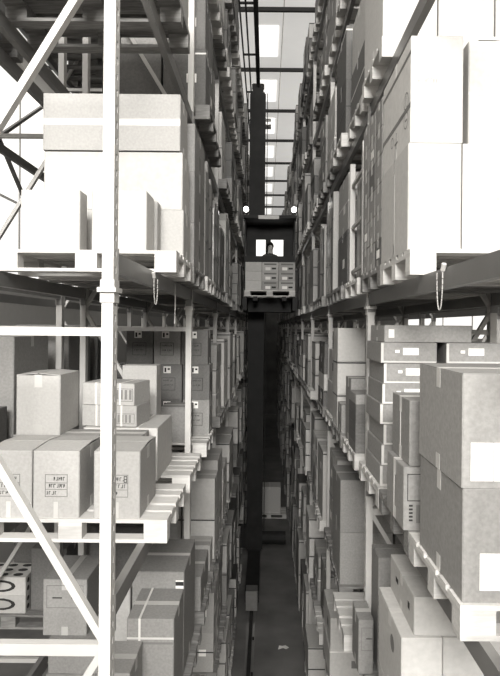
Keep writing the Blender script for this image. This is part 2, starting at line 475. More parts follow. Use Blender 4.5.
for i in range(2):
    for j, (h0, hh) in enumerate(((0, .36), (.362, .42), (.784, .40))):
        c = carton(-.99 - .45 * i, 4.66, z + h0, .385 if i == 0 else .44, .74, hh, 'mid' if i == 0 else 'light',
               '%s grey carton of the %s column before the second left post, upper shelf' % (['bottom', 'middle', 'top'][j], ['aisle side', 'inner'][i]), 'tape', 'x',
               group='grey cartons before the second left post')
        if i == 0: on_side(c, 'label', [(.30, .40, .1, .22, 'greyink')], 1)

# ---------------- left rack, first shelf below eye level: near pallets
pl(LEFT, 'b1', 3.46, 'pale wooden pallet carrying printed open cartons at lower left front', 'wood_new')
z = dz(LEFT, 'b1')
for i, (x, lab) in enumerate(((-1.735, 'cream carton with printed frame at the lower left edge, its flaps ajar'),
                              (-1.44, 'cream carton with printed frame, middle of the lower left front row'),
                              (-1.063, 'cream carton marked 8 standing right behind the front left post'))):
    c = carton(x, 3.48, z, .288, .50, .415, 'light', lab, 'tape', 'x', lift=.014)
    it = frame_print(.075, .215, .13, .27) + [(.075, .215, .215, .219, 'greyink'), (.075, .215, .175, .178, 'greyink')]
    it += textline(.13, .20, .232, .022, i) + textline(.10, .21, .188, .022, i + 7) + textline(.085, .15, .145, .02, i + 20)
    if i == 2: it += [(.188, .208, .222, .226, 'ink'), (.188, .208, .240, .244, 'ink'), (.188, .208, .258, .262, 'ink'), (.188, .192, .222, .262, 'ink'), (.204, .208, .222, .262, 'ink')]
    on_front(c, 'printed_frame', it, 'dark printed frame with small marks')
    on_front(c, 'tape_end', [(.13, .158, .0, .10, 'tape')])
for i, x in enumerate((-1.80, -1.49, -1.18)):
    carton(x, 4.0, z, .30, .25, .41, 'mid', '%s low grey carton behind the printed front row, lower left' % ['leftmost', 'middle', 'rightmost'][i], 'tape', 'x', group='cartons behind the printed row')
c = carton(-1.78, 4.0, z + .412, .315, .40, .43, 'light', 'pale plain carton standing on top of the printed ones, lower left', 'tape', 'y', lift=.012)
pl(LEFT, 'b1', 4.5, 'pale slatted pallet at lower left with bare boards by the second left post', 'wood_new')
# strapped bundles of flat trays, lying tilted on a white sack-like parcel
c = carton(-1.40, 4.32, z, .57, .66, .41, 'white', 'soft white parcel under the strapped bundles, lower left', None); straps(c, [-.12, .13], 'strap_pale', 'x')
c = carton(-1.42, 4.36, z + .415, .44, .34, .16, 'light', 'lower strapped bundle of printed flat trays, lower left', None, rz=-.10); straps(c, [-.1, .1], 'strap_pale', 'x')
on_front(c, 'print', [(.20 + .03 * q, .216 + .03 * q, .03, .09, 'greyink') for q in range(7)] + frame_print(.185, .425, .02, .10))
c = carton(-1.42, 4.38, z + .5775, .43, .34, .17, 'light', 'upper strapped bundle of printed flat trays, lower left', None, rz=-.16); straps(c, [-.1, .1], 'strap_pale', 'x')
on_front(c, 'print', [(.21 + .036 * q, .229 + .036 * q, .045, .12, 'greyink') for q in range(6)] + frame_print(.195, .42, .03, .13))
c = carton(-1.29, 5.04, z, .31, .22, .84, 'light', 'light carton behind the strapped bundles, lower left', 'tape', 'x')
# stack of dark labelled cartons past the second post
pl(LEFT, 'b1', 5.75, 'pale wooden pallet under the dark labelled carton stack past second left post', 'wood_new')
c = carton(-1.08, 5.78, z, .29, .38, .36, 'mid', 'low grey carton standing in front of the dark labelled stack', 'tape', 'x')
on_side(c, 'print', frame_print(.1, .28, .1, .26), 1)
for i in range(4):
    for j in range(3 if i != 3 else 2):
        c = carton(-.915 - .305 * i - (.02 if j == 2 else 0), 6.2, z + .387 * j, .295, .34, .385, 'dark' if (i + j) % 3 else 'mid',
                   'dark carton with white corner label, %s layer, %s column from aisle, past second left post' % (['bottom', 'middle', 'top'][j], ORD[i]), 'tape', 'x', group='dark labelled cartons')
        on_front(c, 'label', [(.09, .17, .29, .365, 'paper'), (.10, .12, .30, .35, 'ink'), (.135, .16, .325, .345, 'ink')])
        on_front(c, 'print', frame_print(.07, .22, .10, .24, 'ink') + textline(.09, .20, .20, .016, i * 5 + j) + textline(.09, .20, .15, .016, i * 5 + j + 40))

# ---------------- left rack, second shelf below eye level: near pallets
z = dz(LEFT, 'b2')
pl(LEFT, 'b2', 3.72, 'wooden pallet on the second shelf below eye level, lower left by the front post')
pl(LEFT, 'b2', 4.64, 'wooden pallet on the second shelf below, last before the second left post')
# white trays with dark oval prints
def spotted(x0, y0, z0, lab):
    w, d, h = .50, .34, .18
    c = carton(x0, y0, z0, w, d, h, 'white', lab, None, 'x', name='spotted_box', cat='box', group='white boxes with dark ovals')
    def oval(b, cx, cz, rx, rz_, face, m='ink'):
        n = 14; i = len(b.v); kk = b.slot(m)
        for q in range(n):
            a = 2 * math.pi * q / n; u = cx + rx * math.cos(a); v = cz + rz_ * math.sin(a)
            b.v.append({'f': (-w/2 + u, -d/2 - .0015, v), 's': (w/2 + .0015, -d/2 + u, v), 't': (-w/2 + u, -d/2 + v, h + .0015)}[face])
        b.f.append(tuple(i + q for q in range(n))); b.mi.append(kk)
    def one(*a_):
        b = MB(); oval(b, *a_); b.build('oval_print', c)
    oval_ = oval
    one(.25, .09, .15, .06, 'f')
    for u in (.06, .17, .28):
        for v in (.05, .13): one(u, v, .028, .026, 's')
    for u in (.10, .25, .40):
        for v in (.06, .17, .28): one(u, v, .05, .035, 't')
    b = MB(); kk = b.slot('tape')                     # pale ring inside the big oval of the front
    for q in range(16): b.v.append((-w/2 + .25 + .11 * math.cos(math.pi * q / 8), -d/2 - .0022, .09 + .038 * math.sin(math.pi * q / 8)))
    b.f.append(tuple(range(16))); b.mi.append(kk); b.build('oval_print', c)
pallet(-2.55, 5.99, L_LEV['b2'] + .0005, 'wooden pallet under the spotted white boxes, bottom left', 'wood', parts=True)
spotted(-2.89, 5.62, z, 'lower white box printed with dark ovals, bottom left')
spotted(-2.89, 5.62, z + .182, 'upper white box printed with dark ovals, bottom left')
carton(-2.37, 5.7, z, .36, .5, .62, 'dark', 'dark carton beside the spotted white boxes, bottom left', 'tape', 'x')
carton(-1.79, 4.66, z, .52, .70, .28, 'mid', 'flat grey carton lying under the panelled one, bottom left', 'tape', 'x')
c = carton(-1.86, 4.72, z + .282, .37, .5, .47, 'mid', 'grey carton with a drawn panel on its front, bottom left', 'tape', 'y')
on_front(c, 'printed_panel', frame_print(.03, .34, .23, .42, 'greyink') + [(.08, .16, .31, .32, 'ink'), (.24, .32, .31, .32, 'ink')])
carton(-1.255, 4.68, z, .14, .6, .7, 'light', 'narrow pale carton beside the grey panelled one, bottom left', 'tape', 'x')
c = carton(-1.10, 3.70, z, .22, .38, .60, 'mid', 'grey carton at the bottom edge, right beside the front left post', 'tape', 'x')
c = carton(-1.00, 4.10, z, .345, .48, .75, 'mid', 'large grey carton with pale tape lines right of the front left post', 'tape_pale', 'x')
on_front(c, 'tape_band', [(0, .345, .60, .615, 'tape_pale'), (0, .345, .565, .58, 'greyink')]); straps(c, [-.08], 'strap_pale', 'x')
c = carton(-1.09, 4.64, z, .43, .72, .86, 'mid', 'grey carton with black striped mark behind the large taped one', 'tape_pale', 'x')
on_front(c, 'striped_mark', [(.36, .425, .54, .79, 'paper')] + [(.36, .425, .55 + .065 * q, .583 + .065 * q, 'ink') for q in range(4)])
pl(LEFT, 'b2', 5.68, 'wooden pallet on the second shelf below, just past the second left post')
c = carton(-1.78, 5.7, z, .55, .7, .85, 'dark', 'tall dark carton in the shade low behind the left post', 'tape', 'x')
c = carton(-1.2, 5.7, z, .56, .72, .34, 'mid', 'low grey carton with a flat top past the second left post, lower shelf', 'tape_pale', 'x')
pl(LEFT, 'b2', 6.62, 'wooden pallet under the white carton pair, second shelf below, left')
for j in range(2):
    for i in range(2):
        c = carton(-1.02 - .42 * i, 6.98, z + .50 * j, .40, .44, .497, 'white', '%s white carton, %s column, second past left post, second shelf below' % (['lower', 'upper'][j], ['aisle side', 'inner'][i]), 'tape_pale', 'x', group='white cartons low on the left')
        if j == 0: straps(c, [.48], 'strap')
c = carton(-1.0, 6.64, z, .36, .3, .3, 'light', 'small pale carton before the white carton pair, left', 'tape', 'x')

# ---------------- left rack, second shelf above eye level
pl(LEFT, 'a2', 3.48, 'wooden pallet seen from below at the top left corner')
z = dz(LEFT, 'a2')
for i in range(2):
    carton(-1.2 - .6 * i, 3.5, z, .59, .75, .8, 'light', '%s large carton on the top left corner pallet, mostly above view' % ['aisle side', 'inner'][i], 'tape', 'x', group='cartons on the top left pallet')

# ---------------- right rack, first shelf above eye level: near pallets
pl(RIGHT, 'a1', 3.085, 'pale wooden pallet under the tall white cartons, upper right', 'wood_new')
z = dz(RIGHT, 'a1')
c = carton(.79, 3.14, z, .30, .72, .60, 'white', 'tall white carton at the aisle corner, bottom of the upper right stack', 'tape_pale', 'x')
on_side(c, 'seam', [(.33, .345, .0, .6, 'tape_pale')], -1)
c = carton(.80, 3.14, z + .602, .295, .74, .60, 'white', 'tall white carton with stamped marks on its side, top of upper right stack', 'tape_pale', 'x')
on_front(c, 'print', textline(.02, .16, .33, .03, 5, 'tape'), 'faint grey print')
def ring_print(r, items, sgn):
    w, d, h = r['dims']; b = MB()
    for cy, cz, rad in items:
        n = 20; kk = b.slot('greyink'); i = len(b.v)
        for q in range(n):
            a = 2 * math.pi * q / n
            for rr in (rad, rad - .006):
                b.v.append((sgn * (w/2 + .0015), -d/2 + cy + rr * math.cos(a), cz + rr * math.sin(a)))
        for q in range(n):
            b.f.append((i + 2*q, i + 2*((q+1) % n), i + 2*((q+1) % n) + 1, i + 2*q + 1)); b.mi.append(kk)
    b.build('stamp', r)
ring_print(c, [(.10, .16, .05), (.10, .27, .05), (.45, .14, .035)], -1)
on_side(c, 'stamp', [(.08, .12, .155, .165, 'greyink'), (.095, .105, .235, .30, 'greyink'), (.30, .38, .10, .11, 'greyink'), (.335, .345, .07, .17, 'greyink')], -1)
on_side(c, 'tape_band', [(0, .74, .20, .23, 'greyink'), (0, .74, .50, .52, 'greyink')], -1)
c = carton(1.098, 3.15, z, .40, .70, .60, 'white', 'white carton with a pale tape stripe, second from the aisle, upper right', 'tape_pale', 'x')
on_front(c, 'tape_band', [(.0, .035, .0, .6, 'tape_pale')])
c = carton(1.16, 3.24, z + .602, .37, .66, .625, 'white', 'white carton set slightly back at the right edge, top of upper right stack', 'tape_pale', 'y')
on_front(c, 'tape_band', [(.0, .4, .31, .325, 'tape_pale')])
carton(1.53, 3.17, z, .40, .70, .60, 'white', 'white carton at the inner end of the upper right pallet, bottom', 'tape_pale', 'x')
carton(1.57, 3.24, z + .602, .38, .64, .60, 'white', 'white carton at the inner end of the upper right pallet, top', 'tape_pale', 'x')
pl(RIGHT, 'a1', 3.9, 'wooden pallet under the grid of small dark cartons, upper right')
for j in range(6):
    for i in range(3):
        c = carton(.80, 3.915 + .25 * i, z + .197 * j, .36, .244, .194, 'mid' if (i * 5 + j * 3) % 7 else 'dark',
                   'small dark carton, %s layer up, %s from front, in the upper right grid' % (ORD[j], ORD[i]), 'tape', 'x', group='grid of small dark cartons')
        if (i * 3 + j) % 7 == 0: on_side(c, 'label', [(.06, .16, .06, .12, 'paper')], -1)
carton(1.18, 3.92, z, .75, .7, 1.15, 'mid', 'big grey carton on the inner side of the dark carton grid, upper right', 'tape', 'x')

# ---------------- right rack, second shelf above eye level
pl(RIGHT, 'a2', 3.9, 'pale wooden pallet jutting out at the upper right under white cartons', 'wood_new')
z = dz(RIGHT, 'a2')
for i, (x, w, h) in enumerate(((.80, .38, 1.05), (1.19, .39, 1.1), (1.59, .39, 1.1))):
    c = carton(x, 3.92, z, w, .74, h, 'white', '%s tall white carton at the top right corner' % ['aisle side', 'middle', 'inner'][i], 'tape_pale', 'x', group='tall white cartons at top right')
    if i == 0: on_front(c, 'handle_hole', [(.26, .29, .14, .22, 'ink')], 'small dark hand hole')
    if i == 1: on_front(c, 'label', [(.2, .25, .2, .36, 'paper')])

# ---------------- right rack, first shelf below eye level
pl(RIGHT, 'b1', 2.25, 'pale wooden pallet jutting out at the right edge under two big cartons', 'wood_new')
z = dz(RIGHT, 'b1')
c = carton(.805, 2.27, z, .60, .63, .462, 'mid', 'big grey carton at right edge, lower of two, with white label', 'tape_pale', 'x')
on_front(c, 'label', [(.07, .17, .05, .20, 'paper')], 'white paper label')
c = carton(.80, 2.27, z + .464, .60, .64, .466, 'mid', 'big grey carton at right edge, upper of two, with taped flaps', 'tape_pale', 'x')
on_front(c, 'label', [(.035, .125, .03, .185, 'paper'), (.128, .21, .03, .185, 'paper')], 'white paper label')
pl(RIGHT, 'b1', 3.07, 'pale wooden pallet behind the two big cartons, right')
c = carton(.765, 3.08, z, .34, .42, .345, 'mid', 'grey carton with printed panel and strap standing behind the big cartons, right', 'tape', 'x')
straps(c, [.02], 'strap_pale', 'y')
on_front(c, 'print', frame_print(.02, .15, .16, .31, 'ink') + [(.03, .05, .05 + .02 * q, .06 + .02 * q, 'ink') for q in range(5)] + [(.07, .12, .04, .14, 'greyink')])
c = carton(.80, 3.10, z + .3495, .30, .42, .36, 'mid', 'grey strapped carton on top of the printed panel one, right', 'tape', 'x'); straps(c, [.0], 'strap_pale', 'y')
for i, x in enumerate((1.13, 1.5)):
    carton(x, 3.14, z, .36, .7, .62, 'mid', '%s grey carton hidden behind the two big cartons, right' % ['nearer', 'farther'][i], 'tape', 'x', group='cartons behind the big ones')
pl(RIGHT, 'b1', 3.89, 'pale slatted pallet under the column of flat labelled cartons, right', 'wood_new')
for i, x in enumerate((.825, 1.275)):
    for j in range(7):
        c = carton(x + .012 * ((j * 7 + i) % 3 - 1), 3.95 + .01 * (j % 2), z + .1445 * j, .395 if i == 0 else .40, .56, .1425, 'mid',
                   'flat grey carton with white label, %s from bottom of the %s column, right' % (ORD[j], ['aisle side', 'inner']  [i]), None, 'x', group='flat labelled cartons')
        on_front(c, 'label', [(.155, .265, .055, .105, 'paper'), (.10, .13, .07, .09, 'paper')], 'white paper label')
        on_front(c, 'rim', [(0, .018, 0, .137, 'tape_pale'), (0, .39, 0, .012, 'tape_pale')])
c = carton(.84, 3.97, z + 1.013, .62, .52, .12, 'mid', 'long low grey carton lying across the flat labelled columns, right', 'tape', 'x')
on_front(c, 'label', [(.03, .07, .03, .09, 'paper')])
# past the right post
pl(RIGHT, 'b1', 4.93, 'pale wooden pallet just past the right post, lower shelf', 'wood_new')
for j in range(6):
    c = carton(.80, 4.95, z + .087 * j, .36, .4, .085, 'dark' if j < 5 else 'mid', 'dark flat tray, %s from bottom, in the stack at the right post' % ORD[j], None, 'x', group='dark trays with white tags')
    on_front(c, 'label', [(.13, .19, .03, .06, 'paper')])
carton(1.18, 4.95, z, .7, .7, .8, 'dark', 'dark carton behind the right post beside the tray stack', 'tape', 'x')
carton(.82, 5.37, z, .34, .34, .62, 'mid', 'upright grey carton behind the dark tray stack', 'tape', 'x')
pl(RIGHT, 'b1', 5.85, 'wooden pallet second past the right post, lower shelf')
carton(.8, 5.88, z, .3, .3, .3, 'mid', 'squat grey carton in front of the white columns, right', 'tape', 'x')
for i in range(3):
    for j in range(3):
        c = carton(.80 + .315 * i, 6.23, z + .37 * j, .31, .4, .366, 'white', 'white carton, %s layer, %s column from aisle, in strapped block past right post' % (['bottom', 'middle', 'top'][j], ORD[i]), 'tape_pale', 'x', group='white strapped block')
        if j < 2: straps(c, [.35], 'strap')

# ---------------- right rack, second shelf below eye level
z = dz(RIGHT, 'b2')
pl(RIGHT, 'b2', 3.08, 'wooden pallet under the white cartons at the bottom right')
for i in range(3):
    for j in range(2):
        x = .775 + .235 * i
        c = carton(x, 3.14, z + .485 * j, .232, .62, .483, 'white', 'white carton, %s layer, %s from aisle, bottom right corner' % (['lower', 'upper'][j], ORD[i]), 'tape_pale', 'x', group='white cartons at bottom right')
        if i == 0 and j == 1:
            b = MB(); kk = b.slot('greyink'); n = 16
            for q in range(n): a = 2 * math.pi * q / n; b.v.append((-.1175, -.31 + .22 + .05 * math.cos(a), .33 + .05 * math.sin(a)))
            b.f.append(tuple(range(n))); b.mi.append(kk); b.build('round_print', c)
c = carton(.85, 3.16, z + .972, .34, .60, .215, 'white', 'low white carton with side slots lying on the bottom right white cartons', 'tape_pale', 'x')
on_side(c, 'hand_slot', [(.10, .14, .09, .13, 'ink'), (.38, .44, .11, .14, 'ink')], -1)
carton(1.21, 3.18, z + .972, .5, .6, .19, 'white', 'low white carton at the very right on bottom right white cartons', 'tape_pale', 'x')
pl(RIGHT, 'b2', 3.9, 'wooden pallet under dark open carton at bottom right')
c = carton(.90, 4.40, z, .26, .28, .90, 'mid', 'tall grey carton with open top behind the bottom right white cartons', None, 'x', lift=.02)
c = carton(.745, 4.38, z, .118, .31, .42, 'mid', 'narrow grey carton with a small tag beside the tall grey carton', 'tape', 'x')
on_front(c, 'label', frame_print(.02, .11, .18, .36, 'greyink') + [(.06, .11, .27, .276, 'ink')])
carton(1.17, 3.92, z, .6, .7, .9, 'mid', 'large grey carton inside the bottom right shelf', 'tape', 'x')
pl(RIGHT, 'b2', 4.93, 'pale bare boarded pallet at bottom right past the post', 'wood_new', dx=-.08)
pl(RIGHT, 'b2', 5.85, 'wooden pallet under two big grey cartons, second shelf below, right')
for j in range(2):
    c = carton(.80, 5.9, z + .55 * j, .56, .66, .547, 'mid', '%s big grey carton of the pair past the right post, second shelf below' % ['lower', 'upper'][j], 'tape', 'x')
carton(1.38, 5.9, z, .55, .66, .9, 'dark', 'dark carton inside behind the pair of big grey cartons, right', 'tape', 'x')

# ------------------------------------------------------------------ all the other loads, slot by slot
rng = random.Random(11)
NEARY = 9.3            # individual cartons up to here
PIND = 14.5            # individual pallets up to here
taken = {(LEFT, 'a1'): 5.45, (LEFT, 'b1'): 6.6, (LEFT, 'b2'): 7.1, (LEFT, 'a2'): 5.55, (RIGHT, 'a1'): 4.78, (RIGHT, 'a2'): 4.75, (RIGHT, 'b1'): 6.66, (RIGHT, 'b2'): 6.66}
first_seen = {'floor': 9.0, 'b3': 6.6, 'b2': 4.5, 'a3': 5.5, 'a4': 8.5}
far = {LEFT: MB(), RIGHT: MB()}
farp = {LEFT: MB(), RIGHT: MB()}
nind = 0

def panels(side, y0, z, hmax, lab):
    """upright flat packs leaning side by side on one pallet"""
    x_in = .86
    xe = L_EDGE - .02 if side == LEFT else R_EDGE + .02
    y = y0 + .02; n = 0
    while y < y0 + .76:
        t = rng.uniform(.07, .16); h = hmax * rng.uniform(.84, 1.0)
        t = min(t, y0 + .79 - y)
        if t < .04: break
        m = rng.choice(['mid', 'dark', 'light', 'foil', 'dark'])
        w = rng.uniform(.8, 1.1)
        x0 = xe - w if side == LEFT else xe
        b = MB().box(x0, x0 + w, y, y + t - .006, z, z + h, m)
        sx = (x0 + w, x0 + w + .003) if side == LEFT else (x0 - .003, x0)
        b.box(sx[0], sx[1], y, y + t - .006, z + h * .32, z + h * .335, 'strap'); b.box(sx[0], sx[1], y, y + t - .006, z + h * .72, z + h * .735, 'strap')
        tag(b.build('flat_pack'), 'upright %s flat pack, %s in row, %s' % ({'mid': 'grey', 'dark': 'dark', 'light': 'pale', 'foil': 'wrapped'}[m], ORD[n], lab), 'flat pack', 'upright flat packs')
        y += t; n += 1

def stillage(side, y0, z, h, lab):
    """tubular steel stillage holding boards"""
    cx = L_EDGE - .57 if side == LEFT else R_EDGE + .57
    r = empty('steel_stillage', (cx, y0 + .4, z)); tag(r, 'pale tubular steel stillage with boards, %s' % lab, 'stillage', 'steel stillages')
    pm = MB().box(-.025, .025, -.025, .025, 0, h, 'post').mesh('corner_post')
    for sx in (-.5, .5):
        for sy in (-.36, .36): link('corner_post', pm, r, (sx, sy, 0))
    for hz in (.1, h * .45, h * .8):
        for sx in (-.5, .5): MB().box(sx - .012, sx + .012, -.335, .335, hz, hz + .03, 'post').build('rail', r)
        for sy in (-.36, .36): MB().box(-.475, .475, sy - .012, sy + .012, hz, hz + .03, 'post').build('rail', r)
    y = -.32
    while y < .28:
        t = rng.uniform(.06, .13); MB().box(-.46, .46, y, y + t - .008, .005, h * rng.uniform(.7, .95), rng.choice(['dark', 'mid', 'light', 'mid'])).build('board', r); y += t

TONES = {'white': 'white', 'light': 'pale', 'mid': 'grey', 'dark': 'dark'}
def load(side, lv, y0, nth, z, hmax, individual):
    global nind
    xe = L_EDGE if side == LEFT else R_EDGE
    lo = lv in ('b1', 'b2', 'b3', 'floor')
    wts = (.46, .32, .16, .06) if lo else (.12, .23, .40, .25)
    where = '%s %s rack pallet, %s' % (ORD[nth], SN[side], LEVTXT[lv])
    kind = rng.random()
    if individual and lv == 'a1' and kind < .8:
        if side == RIGHT and (nth in (3, 4) or kind < .2): return stillage(side, y0, z, hmax, where)
        return panels(side, y0, z, hmax, where)
    tone = rng.choices(['white', 'light', 'mid', 'dark'], wts)[0]
    ny = rng.choice([1, 1, 2]); dpt = .77 / ny
    nz = rng.choice([2, 2, 3, 3, 4]); hh = hmax / nz * rng.uniform(.78, 1.0)
    w = rng.uniform(.42, .58)
    nx = 2
    jit = rng.uniform(-.03, .02); inset = rng.choice([0, 0, .03, .06]) if individual else rng.choice([-.03, 0, .05])
    for k in range(nz):
        if k == nz - 1 and rng.random() < .25 and nz > 2: continue
        for j in range(ny):
            for i in range(nx):
                if individual and i == 1 and j > 0: continue        # hidden behind the front one
                ww = w if i == 0 else 1.02 - w
                xa = (i * (w + .022)) + .02 + inset + rng.uniform(0, .008) + abs(jit) * .4 * (k % 2)
                x0 = xe - xa - ww if side == LEFT else xe + xa
                yy = y0 + .01 + j * (dpt + .004)
                t2 = tone if rng.random() < .8 else rng.choice(['white', 'light', 'mid', 'dark'])
                if individual:
                    nind += 1
                    qx = round(ww, 2); qd = round(dpt - .01, 2); qh = round(hh - .002, 3)
                    c = carton(x0, yy, z + k * hh, qx, qd, qh, t2,
                               '%s carton, %s layer, %s %s, %s' % (TONES[t2], ORD[k], ['aisle side', 'inner side'][i], ['front', 'rear'][j] if ny > 1 else 'column', where),
                               'tape' if t2 != 'white' else 'tape_pale', 'x', detail=False, group='stacked cartons along the %s rack' % SN[side])
                    if i == 0:
                        c['dims'] = (qx, qd, qh)
                        if rng.random() < .6: straps(c, [qh * rng.choice([.5, .92, .92])], rng.choice(['strap', 'strap', 'strap_pale']))
                        if rng.random() < .45: on_side(c, 'label', [(qd * .3, qd * .3 + .14, qh * .35, qh * .35 + .1, 'paper' if t2 != 'white' else 'greyink')], -side)
                        if rng.random() < .45: on_front(c, 'label', [(qx * .55, qx * .55 + .1, qh * .4, qh * .4 + .09, 'paper' if t2 != 'white' else 'greyink')])
                else:
                    b = far[side]
                    b.box(x0, x0 + ww, yy, yy + dpt - .01, z + k * hh, z + (k + 1) * hh - .004, t2)
                    if i == 0: b.box(x0 - .002, x0 + ww + .002, yy - .002, yy + dpt - .008, z + (k + .9) * hh, z + (k + .9) * hh + .02, 'strap')

for side in (LEFT, RIGHT):
    P0, BAY = (LP, LB) if side == LEFT else (RP, RB)
    LEV = L_LEV if side == LEFT else R_LEV
    order = ['floor', 'b3', 'b2', 'b1', 'a1', 'a2', 'a3', 'a4']
    for lv in order:
        nxt = order.index(lv) + 1
        gap = (LEV[order[nxt]] - LEV[lv] - PH - .10 - .12) if nxt < len(order) else 1.0
        nth = 0
        for k in range(NBAY):
            for j in range(3):
                y0 = P0 + BAY * k + .04 + (BAY - .08) * (j + .5) / 3 - .4
                if y0 < taken.get((side, lv), first_seen.get(lv, 2.5)): 
                    nth += 1; continue
                nth += 1
                z = LEV[lv]; zd = z + PH + .001
                if rng.random() < .05 and y0 > 7: continue
                dx = rng.uniform(-.02, .03) * side
                cx = (L_EDGE - .6 if side == LEFT else R_EDGE + .6) + dx
                wd = rng.choice(['wood', 'wood_new'])
                if y0 < PIND:
                    pallet(cx, y0 + .4, z + .0005, 'wooden pallet, %s from the front on %s rack, %s' % (ORD[min(nth - 1, 19)], SN[side], LEVTXT[lv]), wd, parts=(y0 < 7.6))
                else: single_pallet(farp[side], cx, y0 + .4, z + .0005, wd)
                hmax = gap * rng.uniform(.72, 1.0)
                load(side, lv, y0, min(nth - 1, 19), zd, hmax, y0 < NEARY)
for side in (LEFT, RIGHT):
    o = far[side].build('stacked_cartons'); tag(o, 'distant rows of stacked cartons deep in the %s rack' % SN[side], 'cartons'); stuff(o)
    o = farp[side].build('stacked_pallets'); tag(o, 'distant rows of wooden pallets deep in the %s rack' % SN[side], 'pallets'); stuff(o)

# loads on the second racks, seen through gaps
def second(side, lv, y0, m, h, lab, w=1.0):
    cx = -2.55 if side == LEFT else 2.67
    z = (L_LEV if side == LEFT else R_LEV)[lv]
    pallet(cx, y0 + .4, z + .0005, 'pallet under ' + lab, 'wood', parts=False, group='pallets on the rear racks')
    carton(cx - w / 2, y0 + .03, z + PH + .001, w, .72, h, m, lab, 'tape', 'x', detail=False, group='cartons on the rear racks')
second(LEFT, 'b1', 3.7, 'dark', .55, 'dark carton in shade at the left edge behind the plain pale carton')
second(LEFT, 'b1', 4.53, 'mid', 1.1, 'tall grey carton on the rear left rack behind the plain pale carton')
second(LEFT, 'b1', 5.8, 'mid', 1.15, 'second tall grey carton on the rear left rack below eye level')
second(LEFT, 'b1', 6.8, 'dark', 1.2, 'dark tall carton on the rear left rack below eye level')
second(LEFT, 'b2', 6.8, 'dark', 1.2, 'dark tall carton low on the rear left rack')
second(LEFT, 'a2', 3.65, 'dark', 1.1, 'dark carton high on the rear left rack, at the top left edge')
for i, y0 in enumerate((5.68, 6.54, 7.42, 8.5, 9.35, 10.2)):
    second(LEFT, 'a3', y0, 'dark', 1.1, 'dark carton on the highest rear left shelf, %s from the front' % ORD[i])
second(RIGHT, 'b1', 5.2, 'mid', .6, 'grey carton on the rear right rack below eye level')
second(RIGHT, 'b1', 6.4, 'dark', .8, 'dark carton on the rear right rack below eye level')
second(RIGHT, 'b2', 5.2, 'dark', 1.1, 'dark tall carton low on the rear right rack')

# ------------------------------------------------------------------ chain loops hanging from the beams
def chain(x, y, ztop, drop, wid, lab):
    b = MB(); n = 22
    r = empty('chain_loop', (x, y, ztop)); tag(r, lab, 'chain', 'chain loops on the beams')
    pts = []
    for q in range(n + 1):
        a = math.pi * q / n
        pts.append((0, wid * math.cos(a), -drop * math.sin(a) ** .8))
    for q in range(n):
        p0 = Vector(pts[q]); p1 = Vector(pts[q + 1]); mid_ = (p0 + p1) / 2; d = (p1 - p0) * .42
        b.tube([mid_ - d, mid_ + d], .003, 'post', 6)
    b.build('links', r)
    MB().cyl((0, -wid, .0), (.0, -wid - .02, .03), .012, 'post', 10).build('clip', r)
chain(R_POST - .012, 2.74, R_LEV['a1'] - .015, .19, .045, 'pale bead chain hanging from the right upper beam')
chain(L_POST + .015, 3.62, L_LEV['a1'] - .05, .17, .06, 'thin chain loop hanging from the left upper beam')
tag(MB().tube([(L_POST + .02, 4.35, L_LEV['a1'] - .03), (L_POST + .022, 4.36, L_LEV['a1'] - .2), (L_POST + .02, 4.35, L_LEV['a1'] - .34)], .005, 'post', 6).build('hanging_cord'), 'thin cord hanging straight down from the left upper beam', 'cord')

# ------------------------------------------------------------------ rails and stacker crane
XM = -0.27
r = empty('floor_rail', (XM, 0, 0)); tag(r, 'dark steel crane rail running along the aisle floor', 'rail')
MB().box(-.09, .09, -2, YEND - .1, 0.0, .015, 'beam').build('rail_foot', r)
MB().box(-.012, .012, -2, YEND - .1, .015, .09, 'dark_steel').build('rail_web', r)
MB().box(-.035, .035, -2, YEND - .1, .09, .13, 'dark_steel').build('rail_head', r)
for i in range(20): MB().box(.04, .08, 8 + i * 1.2, 8.08 + i * 1.2, .015, .04, 'dark_steel').build('rail_clip', r)
r = empty('guide_rail', (XM, 0, EYE + 6.65)); tag(r, 'dark overhead guide rail with busbars along the aisle top', 'rail')
MB().box(-.05, .05, -2, YEND - .1, 0, .14, 'dark_steel').build('rail_beam', r)
for xx in (-.34, -.21): MB().cyl((xx, -2, .03), (xx, YEND - .1, .03), .02, 'dark_steel', 8).build('busbar', r)
for i in range(18): MB().box(-.36, .05, .6 + 2.2 * i, .64 + 2.2 * i, .05, .09, 'dark_steel').build('cross_tie', r)
for i in range(14): MB().box(-.03, .03, .75 + 3 * i, .85 + 3 * i, .14, .5, 'dark_steel').build('hanger', r)

YC = 14.0
cr = empty('stacker_crane', (0, 0, 0)); tag(cr, 'dark stacker crane with tall mast and driver cabin in the aisle', 'crane')
ma = MB().box(XM - .19, XM + .19, YC + 1.15, YC + 1.55, .45, EYE + 6.35, 'dark_steel').build('mast', cr)
for s in (-1, 1): MB().box(XM + s * .2 - .015, XM + s * .2 + .015, YC + 1.14, YC + 1.2, .5, EYE + 6.3, 'dark_steel').build('guide_strip', ma)
MB().box(XM - .15, XM + .15, YC + 1.2, YC + 1.5, EYE + 6.35, EYE + 6.5, 'dark_steel').build('mast_cap', ma)
for s in (-1, 1): MB().cyl((XM + s * .09, YC + 1.3, EYE + 6.5), (XM + s * .09, YC + 1.3, EYE + 6.62), .08, 'dark_steel').build('guide_roller', ma)
MB().cyl((XM + .2, YC + 1.3, EYE + 5.55), (XM + .36, YC + 1.3, EYE + 5.55), .14, 'steel').build('rope_sheave', ma)
for xx in (XM - .26, XM + .26): MB().cyl((xx, YC + 1.1, .9), (xx, YC + 1.1, EYE + 6.3), .012, 'dark_steel', 6).build('hoist_rope', ma)
ba = MB().box(XM - .16, XM + .16, YC - 1.2, YC + 3.0, .2, .45, 'dark_steel').build('chassis', cr)
